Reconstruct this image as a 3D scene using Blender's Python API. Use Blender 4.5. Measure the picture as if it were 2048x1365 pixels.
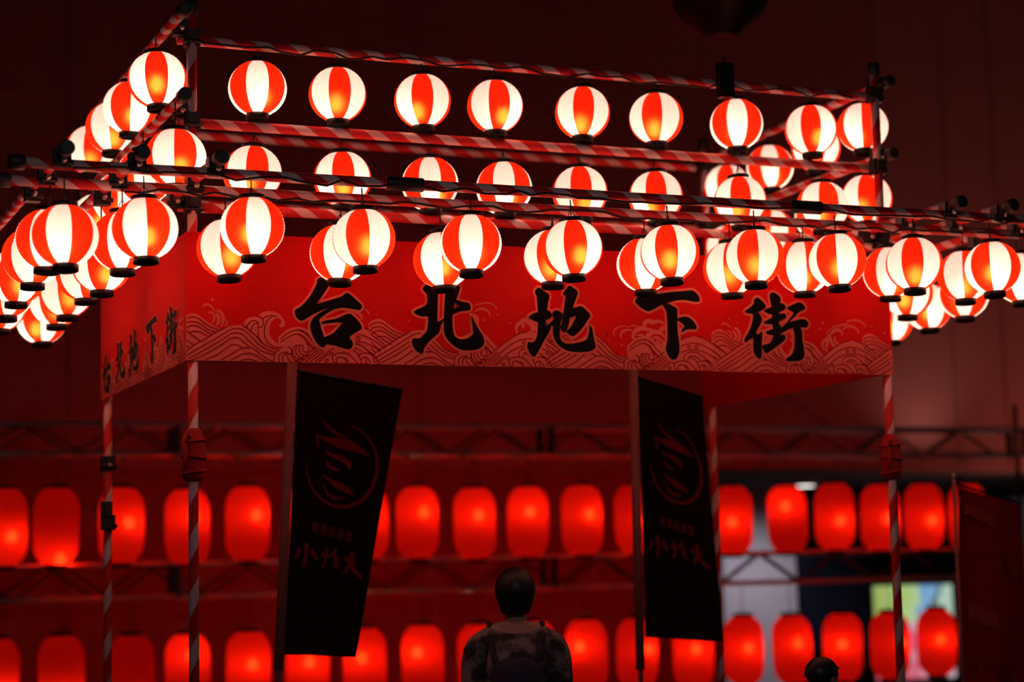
import bpy, bmesh, math, random
from mathutils import Vector, Matrix, geometry
random.seed(7)
for _o in list(bpy.data.objects): bpy.data.objects.remove(_o, do_unlink=True)
SC = bpy.context.scene
COL = SC.collection

# ------------------------------------------------------------------ camera, world, light, exposure
CAM_POS = Vector((-2.2591, -9.3304, 1.6))
YAW, PITCH, ROLL, FPX = 0.395813, 0.118846, -0.023019, 4028.905
cam = bpy.data.cameras.new('camera'); cam_o = bpy.data.objects.new('camera', cam); COL.objects.link(cam_o)
_f = Vector((math.sin(YAW)*math.cos(PITCH), math.cos(YAW)*math.cos(PITCH), math.sin(PITCH)))
_r = Vector((math.cos(YAW), -math.sin(YAW), 0)); _u = _r.cross(_f)
_r2 = _r*math.cos(ROLL) + _u*math.sin(ROLL); _u2 = -_r*math.sin(ROLL) + _u*math.cos(ROLL)
cam_o.matrix_world = Matrix(((_r2.x, _u2.x, -_f.x, CAM_POS.x), (_r2.y, _u2.y, -_f.y, CAM_POS.y), (_r2.z, _u2.z, -_f.z, CAM_POS.z), (0, 0, 0, 1)))
cam.sensor_fit = 'HORIZONTAL'; cam.sensor_width = 36.0; cam.lens = 36.0*FPX/2048
cam.clip_start = 0.1; cam.clip_end = 200
cam.dof.use_dof = True; cam.dof.focus_distance = 9.55; cam.dof.aperture_fstop = 1.0
SC.camera = cam_o
SC.view_settings.view_transform = 'Standard'; SC.view_settings.look = 'None'
SC.view_settings.exposure = 0.0; SC.view_settings.gamma = 1.0; SC.view_settings.use_curve_mapping = False

SC.cycles.max_bounces = 7; SC.cycles.diffuse_bounces = 3; SC.cycles.glossy_bounces = 2; SC.cycles.transmission_bounces = 5; SC.cycles.caustics_reflective = False

w = bpy.data.worlds.new('hall_gloom'); SC.world = w; w.use_nodes = True
w.node_tree.nodes['Background'].inputs[0].default_value = (0.56, 0.46, 0.54, 1)
w.node_tree.nodes['Background'].inputs[1].default_value = 0.040

# ------------------------------------------------------------------ helpers
def tag(o, label=None, cat=None, group=None, kind=None):
    if label: o['label'] = label
    if cat: o['category'] = cat
    if group: o['group'] = group
    if kind: o['kind'] = kind
    return o
def empty(name, loc=(0, 0, 0), rz=0.0):
    o = bpy.data.objects.new(name, None); COL.objects.link(o); o.location = loc; o.rotation_euler = (0, 0, rz); o.empty_display_size = 0.1
    return o
def link(name, me, parent=None, loc=None):
    o = bpy.data.objects.new(name, me); COL.objects.link(o)
    if parent: o.parent = parent
    if loc is not None: o.location = loc
    return o
class MB:
    def __init__(s): s.v = []; s.f = []; s.m = []; s.sm = []
    def add(s, vs, fs, mi=0, smooth=False):
        b = len(s.v); s.v += [tuple(x) for x in vs]
        for f in fs: s.f.append(tuple(i+b for i in f)); s.m.append(mi); s.sm.append(smooth)
    def box(s, c, d, mi=0, rz=0.0):
        cx, cy, cz = c; x, y, z = d[0]/2, d[1]/2, d[2]/2
        ca, sa = math.cos(rz), math.sin(rz)
        vs = [(cx+a*x*ca-b*y*sa, cy+a*x*sa+b*y*ca, cz+e*z) for a in (-1, 1) for b in (-1, 1) for e in (-1, 1)]
        s.add(vs, [(0, 1, 3, 2), (4, 6, 7, 5), (0, 4, 5, 1), (2, 3, 7, 6), (0, 2, 6, 4), (1, 5, 7, 3)], mi)
    def lathe(s, prof, n=16, mi=0, smooth=True, cap=True, mf=None, c=(0, 0, 0)):
        vs = [(c[0]+r*math.cos(2*math.pi*k/n), c[1]+r*math.sin(2*math.pi*k/n), c[2]+z) for r, z in prof for k in range(n)]
        b = len(s.v); s.v += vs
        for i in range(len(prof)-1):
            for k in range(n):
                k2 = (k+1) % n
                s.f.append((b+i*n+k, b+i*n+k2, b+(i+1)*n+k2, b+(i+1)*n+k)); s.m.append(mf(k) if mf else mi); s.sm.append(smooth)
        if cap:
            s.f.append(tuple(b+k for k in range(n))[::-1]); s.m.append(mi); s.sm.append(False)
            s.f.append(tuple(b+(len(prof)-1)*n+k for k in range(n))); s.m.append(mi); s.sm.append(False)
    def tube(s, pts, r, n=8, mi=0):
        pts = [Vector(p) for p in pts]; b = len(s.v); L = len(pts)
        rr = r if isinstance(r, (list, tuple)) else [r]*L
        for i, p in enumerate(pts):
            d = (pts[min(i+1, L-1)]-pts[max(i-1, 0)]).normalized()
            a = d.cross(Vector((0, 0, 1)) if abs(d.z) < .9 else Vector((1, 0, 0))).normalized(); e = d.cross(a)
            for k in range(n): s.v.append(tuple(p+(a*math.cos(2*math.pi*k/n)+e*math.sin(2*math.pi*k/n))*rr[i]))
        for i in range(L-1):
            for k in range(n):
                k2 = (k+1) % n; s.f.append((b+i*n+k, b+(i+1)*n+k, b+(i+1)*n+k2, b+i*n+k2)); s.m.append(mi); s.sm.append(True)
        s.f.append(tuple(b+k for k in range(n))); s.m.append(mi); s.sm.append(False)
        s.f.append(tuple(b+(L-1)*n+k for k in range(n))[::-1]); s.m.append(mi); s.sm.append(False)
    def ball(s, c, r, n=10, mi=0):
        rx, ry, rz = r if isinstance(r, (list, tuple)) else (r, r, r)
        b = len(s.v); m = n//2+1
        for i in range(1, m):
            t = math.pi*i/m
            for k in range(n): s.v.append((c[0]+rx*math.sin(t)*math.cos(2*math.pi*k/n), c[1]+ry*math.sin(t)*math.sin(2*math.pi*k/n), c[2]+rz*math.cos(t)))
        T = len(s.v); s.v.append((c[0], c[1], c[2]+rz)); s.v.append((c[0], c[1], c[2]-rz))
        for i in range(m-2):
            for k in range(n): s.f.append((b+i*n+k, b+(i+1)*n+k, b+(i+1)*n+(k+1) % n, b+i*n+(k+1) % n)); s.m.append(mi); s.sm.append(True)
        for k in range(n):
            s.f.append((T, b+k, b+(k+1) % n)); s.m.append(mi); s.sm.append(True)
            s.f.append((T+1, b+(m-2)*n+(k+1) % n, b+(m-2)*n+k)); s.m.append(mi); s.sm.append(True)
    def mesh(s, name, mats):
        me = bpy.data.meshes.new(name); me.from_pydata(s.v, [], s.f)
        for m in (mats if isinstance(mats, (list, tuple)) else [mats]): me.materials.append(m)
        me.polygons.foreach_set('material_index', s.m); me.polygons.foreach_set('use_smooth', s.sm); me.update()
        return me
    def obj(s, name, mats, parent=None, loc=None): return link(name, s.mesh(name, mats), parent, loc)

# ------------------------------------------------------------------ materials
def newmat(name):
    m = bpy.data.materials.new(name); m.use_nodes = True; nt = m.node_tree
    for n in list(nt.nodes): nt.nodes.remove(n)
    out = nt.nodes.new('ShaderNodeOutputMaterial'); return m, nt, out
def N(nt, typ, **kw):
    n = nt.nodes.new(typ)
    for k, v in kw.items():
        if k.startswith('i_'):
            key = k[2:]; key = int(key) if key.isdigit() else key.replace('_', ' ')
            n.inputs[key].default_value = v
        else: setattr(n, k, v)
    return n
def c4(c): return (c[0], c[1], c[2], 1)
def plain(name, col, rough=.6, metal=0.0, noise=.12, scale=30.0, bump=0.0, spec=.5):
    m, nt, out = newmat(name); p = N(nt, 'ShaderNodeBsdfPrincipled')
    p.inputs['Roughness'].default_value = rough; p.inputs['Metallic'].default_value = metal; p.inputs['Specular IOR Level'].default_value = spec
    tc = N(nt, 'ShaderNodeTexCoord'); no = N(nt, 'ShaderNodeTexNoise'); no.inputs['Scale'].default_value = scale; no.inputs['Detail'].default_value = 4
    nt.links.new(tc.outputs['Object'], no.inputs['Vector'])
    mx = N(nt, 'ShaderNodeMix', data_type='RGBA'); mx.inputs['A'].default_value = c4([x*(1-noise) for x in col]); mx.inputs['B'].default_value = c4([min(1, x*(1+noise)) for x in col])
    nt.links.new(no.outputs['Fac'], mx.inputs['Factor']); nt.links.new(mx.outputs['Result'], p.inputs['Base Color'])
    if bump:
        b = N(nt, 'ShaderNodeBump'); b.inputs['Strength'].default_value = bump; b.inputs['Distance'].default_value = .01
        nt.links.new(no.outputs['Fac'], b.inputs['Height']); nt.links.new(b.outputs['Normal'], p.inputs['Normal'])
    nt.links.new(p.outputs[0], out.inputs[0]); return m
def paper(name, col, glow, rf=.12, rough=.42, through=None):
    """translucent lantern paper around a lit bulb; glow = light scattered many times inside the shade"""
    m, nt, out = newmat(name)
    tr = N(nt, 'ShaderNodeBsdfTranslucent'); tr.inputs[0].default_value = c4(col)
    re = N(nt, 'ShaderNodeBsdfRefraction'); re.inputs['Color'].default_value = c4(through or col); re.inputs['Roughness'].default_value = rough; re.inputs['IOR'].default_value = 1.24
    mx = N(nt, 'ShaderNodeMixShader'); mx.inputs[0].default_value = rf
    em = N(nt, 'ShaderNodeEmission'); em.inputs[0].default_value = c4(col); em.inputs[1].default_value = glow
    ad = N(nt, 'ShaderNodeAddShader')
    nt.links.new(tr.outputs[0], mx.inputs[1]); nt.links.new(re.outputs[0], mx.inputs[2])
    nt.links.new(mx.outputs[0], ad.inputs[0]); nt.links.new(em.outputs[0], ad.inputs[1]); nt.links.new(ad.outputs[0], out.inputs[0])
    return m
def emit(name, col, s):
    m, nt, out = newmat(name); e = N(nt, 'ShaderNodeEmission'); e.inputs[0].default_value = c4(col); e.inputs[1].default_value = s
    nt.links.new(e.outputs[0], out.inputs[0]); return m
def cloth(name, col, trans=.35, rough=.8):
    m, nt, out = newmat(name)
    tc = N(nt, 'ShaderNodeTexCoord'); no = N(nt, 'ShaderNodeTexNoise'); no.inputs['Scale'].default_value = 9
    nt.links.new(tc.outputs['Object'], no.inputs['Vector'])
    mx = N(nt, 'ShaderNodeMix', data_type='RGBA'); mx.inputs['A'].default_value = c4([x*.93 for x in col]); mx.inputs['B'].default_value = c4([min(1, x*1.07) for x in col])
    nt.links.new(no.outputs['Fac'], mx.inputs['Factor'])
    p = N(nt, 'ShaderNodeBsdfPrincipled'); p.inputs['Roughness'].default_value = rough; p.inputs['Specular IOR Level'].default_value = .15
    t = N(nt, 'ShaderNodeBsdfTranslucent'); ms = N(nt, 'ShaderNodeMixShader'); ms.inputs[0].default_value = trans
    nt.links.new(mx.outputs['Result'], p.inputs['Base Color']); nt.links.new(mx.outputs['Result'], t.inputs[0])
    nt.links.new(p.outputs[0], ms.inputs[1]); nt.links.new(t.outputs[0], ms.inputs[2]); nt.links.new(ms.outputs[0], out.inputs[0]); return m
def striped(name, pitch=.19):
    m, nt, out = newmat(name); p = N(nt, 'ShaderNodeBsdfPrincipled'); p.inputs['Roughness'].default_value = .55
    tc = N(nt, 'ShaderNodeTexCoord'); sx = N(nt, 'ShaderNodeSeparateXYZ'); nt.links.new(tc.outputs['Object'], sx.inputs[0])
    at = N(nt, 'ShaderNodeMath', operation='ARCTAN2'); nt.links.new(sx.outputs[1], at.inputs[0]); nt.links.new(sx.outputs[0], at.inputs[1])
    d1 = N(nt, 'ShaderNodeMath', operation='DIVIDE'); nt.links.new(at.outputs[0], d1.inputs[0]); d1.inputs[1].default_value = -2*math.pi
    d2 = N(nt, 'ShaderNodeMath', operation='DIVIDE'); nt.links.new(sx.outputs[2], d2.inputs[0]); d2.inputs[1].default_value = pitch
    ad = N(nt, 'ShaderNodeMath', operation='ADD'); nt.links.new(d1.outputs[0], ad.inputs[0]); nt.links.new(d2.outputs[0], ad.inputs[1])
    fr = N(nt, 'ShaderNodeMath', operation='FRACT'); nt.links.new(ad.outputs[0], fr.inputs[0])
    gt = N(nt, 'ShaderNodeMath', operation='GREATER_THAN'); nt.links.new(fr.outputs[0], gt.inputs[0]); gt.inputs[1].default_value = .56
    mx = N(nt, 'ShaderNodeMix', data_type='RGBA'); mx.inputs['A'].default_value = (.74, .014, .012, 1); mx.inputs['B'].default_value = (.90, .62, .57, 1)
    nt.links.new(gt.outputs[0], mx.inputs['Factor']); nt.links.new(mx.outputs['Result'], p.inputs['Base Color']); nt.links.new(p.outputs[0], out.inputs[0]); return m

M = {}
M['paper_white'] = paper('lantern_paper_white', (.95, .80, .70), .28, .06, .85)
M['paper_red'] = paper('lantern_paper_red', (.90, .018, .003), .42, .42, .85, (1, .075, .008))
M['paper_barrel'] = paper('barrel_paper_red', (.88, .009, .002), .06, .26, .85, (1, .022, .004))
M['bulb'] = emit('bulb_glow', (1, .84, .66), 25)
M['bulb_barrel'] = emit('barrel_bulb_glow', (1, .70, .42), 21)
M['bulb_dim'] = emit('barrel_bulb_failing', (1, .5, .25), 3.5)
M['brass'] = plain('brass_plate', (.75, .48, .20), .35, .6, .15, 40)
M['black'] = plain('black_lacquer', (.006, .004, .004), .45, 0, .2, 40, 0, .25)
M['black_metal'] = plain('black_painted_steel', (.016, .012, .011), .5, 0, .25, 60)
M['bolt'] = plain('zinc_bolt', (.55, .56, .5), .35, .9, .2, 80)
M['cord'] = plain('black_cord', (.015, .01, .01), .7)
M['stripe'] = striped('red_white_tape')
M['stripe_pole'] = striped('red_white_pole_tape', .26)
M['banner'] = cloth('banner_red_cloth', (.84, .009, .007), .30)
M['wave'] = cloth('wave_print_salmon', (.96, .23, .18), .30)
M['wave_line'] = cloth('wave_line_print', (.40, .003, .003), .10)
M['ink'] = cloth('black_ink_print', (.0015, .001, .001), .0)
M['ink_edge'] = cloth('salmon_ink_outline', (.98, .23, .15), .25)
M['flag_black'] = cloth('black_flag_cloth', (.010, .004, .004), .05)
M['flag_print'] = cloth('dull_red_flag_print', (.27, .022, .022), .10)
M['flag_sleeve'] = plain('flag_pole_sleeve', (.34, .12, .10), .6)
M['wrap'] = plain('red_wrap_cloth', (.42, .008, .010), .85, 0, .3, 25, .4)
M['truss'] = plain('truss_metal', (.85, .66, .58), .28, .6, .2, 50)
M['truss_dark'] = plain('truss_dark_steel', (.05, .04, .035), .5, .4)
M['wall'] = plain('dark_red_wall', (.44, .10, .084), .9, 0, .10, 2.0)
M['wall_grey'] = plain('grey_rose_wall', (.52, .15, .125), .9, 0, .08, 1.5)
M['ceil'] = plain('dark_ceiling', (.05, .03, .03), .9)
M['floor'] = plain('dark_floor', (.10, .07, .065), .45, 0, .2, 4)
M['pale'] = plain('pale_grey_plaster', (.62, .56, .62), .8, 0, .05, 3)
M['navy'] = plain('navy_board', (.006, .008, .022), .5)
M['flag_red'] = cloth('red_flag_cloth', (.34, .006, .008), .25)
M['flag_red_print'] = cloth('faded_flag_print', (.50, .06, .05), .2)
M['skin'] = plain('skin', (.45, .25, .18), .55, 0, .06, 20)
M['hair'] = plain('black_hair', (.010, .007, .006), .45, 0, .3, 90)
M['trousers'] = plain('dark_trousers', (.02, .018, .025), .8)
M['bag'] = plain('navy_bag_fabric', (.012, .012, .045), .75, 0, .2, 60)
M['lens'] = emit('downlight_glow', (1, .97, .90), 6)
LANTERNS=[('T1F',0.338,0.045,4.027,0.0),('T1F',0.748,0.045,4.027,50.0),('T1F',1.198,0.045,4.027,45.0),('T1F',1.594,0.045,4.027,55.0),('T1F',2.088,0.045,4.027,48.0),('T1F',2.518,0.045,4.027,36.0),('T1F',3.003,0.045,4.027,2.0),('T1F',3.468,0.045,4.027,45.0),('T2F',0.31,0.045,3.601,55.0),('T2F',0.768,0.045,3.601,47.0),('T2F',1.23,0.045,3.601,0.0),('T2F',1.634,0.045,3.601,0.0),('T2F',2.061,0.045,3.601,48.0),('T2F',2.502,0.045,3.601,46.0),('T2F',3.007,0.045,3.601,47.0),('T2F',3.521,0.045,3.601,60.0),('T1L',-0.13,0.163,4.065,43.0),('T1L',-0.13,0.778,4.065,22.0),('T1L',-0.13,1.251,4.065,61.0),('T1L',-0.13,1.838,4.065,50.0),('T2L',-0.13,-0.212,3.6,-25.0),('T2L',-0.13,0.45,3.64,0.0),('T2L',-0.13,1.05,3.64,17.0),('T2L',-0.13,1.65,3.64,34.0),('T1R',3.9,0.198,4.104,-24.0),('T1R',3.9,0.705,4.09,45.0),('T1R',3.9,1.247,4.084,0.0),('T1R',3.9,1.791,4.07,40.0),('T2R',3.9,0.19,3.69,48.0),('T2R',3.9,0.7,3.68,0.0),('T2R',3.9,1.25,3.68,20.0),('T2R',3.9,1.8,3.68,40.0),('A',-0.72,-0.66,3.128,-11.0),('A',-0.384,-0.72,3.166,-19.0),('A',0.098,-0.72,3.195,11.7),('A',0.62,-0.72,3.166,33.0),('A',1.143,-0.72,3.166,0.0),('A',1.662,-0.72,3.166,51.0),('A',2.18,-0.72,3.166,38.0),('A',2.651,-0.72,3.166,30.0),('A',3.124,-0.72,3.166,21.0),('A',3.578,-0.72,3.166,42.0),('A',4.061,-0.72,3.166,18.0),('B',0.088,-0.32,3.164,-36.0),('B',0.633,-0.32,3.164,-10.0),('B',1.152,-0.32,3.153,-24.0),('B',1.734,-0.32,3.189,35.0),('B',2.243,-0.32,3.172,2.0),('B',2.735,-0.32,3.173,-38.0),('B',3.168,-0.32,3.195,-17.0),('B',3.695,-0.32,3.189,-7.0),('B',4.166,-0.32,3.187,-25.0),('B',4.532,-0.32,3.19,0.0),('LO',-0.739,-0.337,3.166,-10.0),('LO',-0.727,0.145,3.166,-20.0),('LO',-0.702,0.784,3.166,30.0),('LO',-0.672,1.322,3.166,10.0),('LO',-0.626,1.847,3.166,45.0),('LI',-0.412,-0.374,3.166,-5.0),('LI',-0.375,0.295,3.166,40.0),('LI',-0.4,0.585,3.166,55.0),('LI',-0.38,1.216,3.166,50.0),('LI',-0.366,1.593,3.166,30.0),('LI',-0.31,2.395,3.166,20.0),('RI',4.137,0.185,3.166,37.0),('RI',4.113,0.597,3.166,20.0),('RO',4.506,0.169,3.166,0.0),('RO',4.61,0.68,3.166,20.0),('RO',4.741,1.288,3.166,30.0)]
WLINES=[[(-52,183),(-40,197),(-18,206),(8,204),(30,194),(58,172),(89,158),(124,147)],[(-49,166),(-38,179),(-15,185),(10,183),(33,171),(64,150),(101,137)],[(-40,147),(-29,160),(-7,166),(16,163),(44,147),(67,133),(86,127)],[(-25,128),(-10,137),(13,139),(33,134),(50,124),(67,115)],[(-52,151),(-29,133),(-7,117),(13,104),(25,92)],[(-46,108),(-32,92),(-18,81),(-4,73)],[(-48,80),(-38,69),(-27,60)],[(-41,40),(-27,55),(-1,73),(27,90),(67,114),(92,131),(126,149),(158,165)],[(232,175),(252,163),(275,144),(295,128),(312,111),(330,89),(353,76),(376,66),(399,65)],[(-38,20),(-18,36),(15,56),(58,80),(101,106),(143,132),(172,149),(198,158),(221,157),(241,149),(261,134),(286,109),(315,83),(344,64),(373,51),(390,47)],[(-30,8),(1,24),(44,49),(89,75),(129,100),(163,123),(186,135),(209,137),(229,132),(249,115),(278,88),(309,63),(341,47),(370,38),(390,35)],[(-16,0),(24,18),(66,39),(106,63),(143,87),(172,106),(192,114),(212,113),(232,99),(252,82),(269,69)],[(52,6),(89,20),(123,39),(151,60),(174,76),(194,80),(214,76),(229,66)],[(123,3),(157,22),(191,42),(220,60),(246,67),(272,67),(292,59),(315,41),(343,22),(367,8),(387,0)],[(171,1),(200,19),(228,33),(251,39),(277,39),(303,29),(329,13),(349,3)],[(220,1),(243,10),(266,12),(286,8),(303,1)],[(419,111),(448,135),(483,154),(513,158),(542,148),(562,132)],[(419,96),(448,116),(483,134),(510,138),(536,128),(550,112),(571,89),(594,67)],[(509,158),(531,153),(556,134),(580,107),(607,85)],[(508,136),(530,125),(551,101),(572,79),(587,68)],[(391,-14),(387,14),(389,35),(401,55),(418,58)],[(456,76),(469,69),(477,55),(472,41),(458,42),(452,50)],[(452,50),(431,46),(414,36),(410,14),(416,-4),(426,-13)],[(448,45),(434,33),(430,12),(440,-7),(453,-12)],[(451,45),(454,21),(470,3),(500,-5)],[(477,55),(475,34),(488,16),(507,4),(521,4)],[(483,70),(479,52),(485,34),(501,19),(528,16)],[(500,80),(494,58),(502,37),(521,22),(542,20)],[(517,80),(511,62),(519,44),(539,33),(563,35)],[(483,69),(490,80),(510,85),(530,82),(536,75),(530,64),(536,53),(550,52),(562,61),(559,81),(548,96)],[(493,-9),(538,17),(573,40),(622,77)],[(541,-11),(575,11),(610,36),(638,58)],[(588,-10),(623,15),(658,44)],[(483,0),(515,17),(551,42),(587,68),(621,94),(657,120),(687,140),(720,160),(753,175),(785,181)],[(818,183),(850,174),(875,164),(904,148),(935,126),(961,110),(983,99)],[(530,-5),(569,23),(609,52),(649,80),(688,109),(722,129),(758,141),(793,146),(832,142),(864,130),(896,114),(927,95),(949,80)],[(581,-4),(621,27),(660,56),(693,79),(726,96),(759,107),(798,109),(833,107),(869,96),(900,80),(926,64)],[(740,49),(736,68),(745,85),(765,96),(794,99),(823,93),(845,79),(864,63),(883,52),(895,44)],[(759,49),(764,69),(783,78),(809,73),(831,59)],[(770,68),(792,64),(811,48),(815,39)],[(690,3),(679,17),(682,34),(695,45),(721,51),(750,49),(772,38),(790,19),(806,3)],[(693,4),(700,6),(699,20),(710,29),(730,29),(745,18),(754,2)],[(729,28),(749,24),(764,5)],[(828,3),(824,20),(815,37),(824,49),(847,54),(873,49),(888,32),(893,7)],[(826,20),(836,31),(852,32),(868,18),(874,4)],[(849,29),(853,4)],[(857,68),(873,52),(892,44),(904,27),(916,8)],[(776,126),(773,120),(767,118),(761,120),(759,125),(762,130),(768,133),(774,131),(776,126)],[(822,126),(819,120),(812,118),(806,120),(803,126),(806,132),(813,134),(820,132),(822,126)],[(681,46),(678,41),(672,39),(666,41),(664,46),(667,51),(673,53),(679,51),(681,46)],[(658,13),(656,8),(650,6),(645,8),(643,12),(646,17),(651,19),(656,17),(658,13)]]
WFILLS=[[(-58,-6),(-57,200),(-40,215),(-15,225),(5,224),(25,213),(58,189),(90,170),(126,154),(126,-3)],[(-42,-6),(-42,36),(-27,55),(27,90),(92,131),(126,149),(158,165),(181,171),(209,175),(232,174),(252,163),(275,144),(295,128),(327,92),(353,76),(399,65),(416,43),(416,-8)],[(409,-8),(410,122),(419,131),(448,155),(478,170),(507,174),(536,170),(560,160),(583,138),(609,107),(630,85),(641,-3)],[(388,-14),(387,32),(389,44),(402,57),(422,62),(432,72),(452,74),(463,85),(480,102),(501,109),(524,106),(548,96),(561,78),(598,73),(625,80),(636,-12)],[(483,-3),(515,17),(551,42),(587,68),(621,94),(657,120),(687,140),(720,160),(753,175),(785,181),(818,182),(850,174),(875,164),(904,148),(935,126),(961,110),(983,99),(988,6)]]
KLINES=[[(312,220),(328,211),(336,194),(333,174),(322,165),(311,168)],[(312,188),(302,194),(284,197),(267,186),(255,169),(252,163)],[(310,186),(293,183),(280,167),(275,147)],[(309,185),(309,165),(310,140),(312,114),(327,89)],[(333,207),(351,219),(377,224),(406,220)],[(380,219),(357,203),(345,177),(340,149),(344,115),(359,93),(382,76),(402,70),(428,74)]]
KFILLS=[[(232,176),(244,197),(267,213),(296,217),(319,212),(336,197),(336,166),(341,115),(353,76),(310,113)],[(312,225),(331,239),(360,247),(389,245),(418,231),(435,211),(445,194),(441,177),(431,168),(417,172),(412,181),(422,185),(425,199),(418,211),(409,215),(389,207),(374,189),(365,166),(365,141),(373,116),(388,102),(428,74),(399,65),(358,76),(339,115),(336,166),(336,197),(328,211)]]
SPRAY=[(11,[(40,254),(45,263),(59,269),(76,264),(90,249),(101,232)]),(11,[(66,227),(76,232),(90,224),(97,207),(92,190),(81,178)]),(18,[(107,235),(118,241),(133,225),(140,205),(137,183),(126,163)]),(18,[(104,230),(115,210),(117,188),(104,168)]),(8,[(154,200),(158,183),(146,163)]),(10,[(2824,244),(2830,253),(2846,255),(2865,246),(2881,231)]),(10,[(2853,215),(2868,216),(2882,199),(2879,181),(2866,169)]),(18,[(2898,228),(2914,229),(2930,206),(2930,179),(2918,156)]),(18,[(2891,219),(2906,199),(2905,176),(2888,161)]),(9,[(848,272),(862,261),(871,244)]),(14,[(784,259),(811,251),(829,237),(832,217)]),(8,[(1415,302),(1466,318),(1504,322),(1535,308),(1547,288)]),(13,[(1424,275),(1455,291),(1490,286),(1506,269),(1508,254)]),(26,[(1398,263),(1426,252),(1437,231),(1435,207)]),(18,[(1654,167),(1651,194),(1657,215),(1676,226),(1690,213),(1682,201)]),(30,[(1673,236),(1699,240),(1731,226),(1743,196),(1723,172)]),(8,[(2237,222),(2210,212),(2192,190),(2197,172)]),(8,[(2197,171),(2193,192),(2209,213),(2236,223),(2266,226)]),(8,[(2266,220),(2307,230),(2337,226)]),(13,[(2239,161),(2233,178),(2245,196),(2269,206),(2302,204)]),(24,[(2318,155),(2304,167),(2309,189),(2326,207),(2353,216),(2387,212),(2421,207)]),(24,[(2380,218),(2369,233),(2378,249),(2399,255),(2422,250),(2456,256),(2487,243)]),(24,[(2401,133),(2390,151),(2392,172),(2407,191),(2437,200),(2471,190),(2484,172)]),(24,[(2468,190),(2465,208),(2479,221),(2493,227)]),(15,[(2325,178),(2352,182),(2367,166),(2369,141),(2363,114)]),(15,[(2409,164),(2443,171),(2473,147)]),(15,[(2420,146),(2428,127),(2422,97)]),(22,[(2439,158),(2455,128),(2458,97),(2450,73)]),(22,[(2473,159),(2479,122),(2471,82)]),(22,[(2386,194),(2382,157),(2383,108)]),(7,[(3459,211),(3476,231),(3485,245)]),(7,[(3489,237),(3512,257),(3539,269)]),(10,[(3528,253),(3561,267),(3607,275)]),(10,[(3594,285),(3621,295),(3650,296),(3682,288),(3704,274),(3708,258)]),(13,[(3563,240),(3586,256),(3619,261),(3648,252),(3663,236),(3663,223)]),(18,[(3458,192),(3485,212),(3511,233),(3537,240),(3558,230),(3560,209)]),(18,[(3445,124),(3434,152),(3441,174),(3458,183),(3470,175),(3463,160)]),(18,[(3458,116),(3459,147),(3473,175),(3487,203)]),(18,[(3494,198),(3492,176),(3504,154),(3520,146)]),(18,[(3516,204),(3515,182),(3524,168),(3540,164)])]
SPECKS=[(87,293,7),(133,273,3),(984,208,7),(908,245,3),(971,241,2),(985,208,6),(1076,217,4),(1478,234,6),(1550,263,4),(1621,223,4),(2156,183,7),(2164,147,5),(1676,280,4),(2157,182,6),(2165,148,4),(2239,126,5),(2872,282,5),(2919,262,3),(3345,209,4),(3445,276,6),(3422,242,5),(3346,209,4),(3750,264,4),(3833,229,6)]
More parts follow.
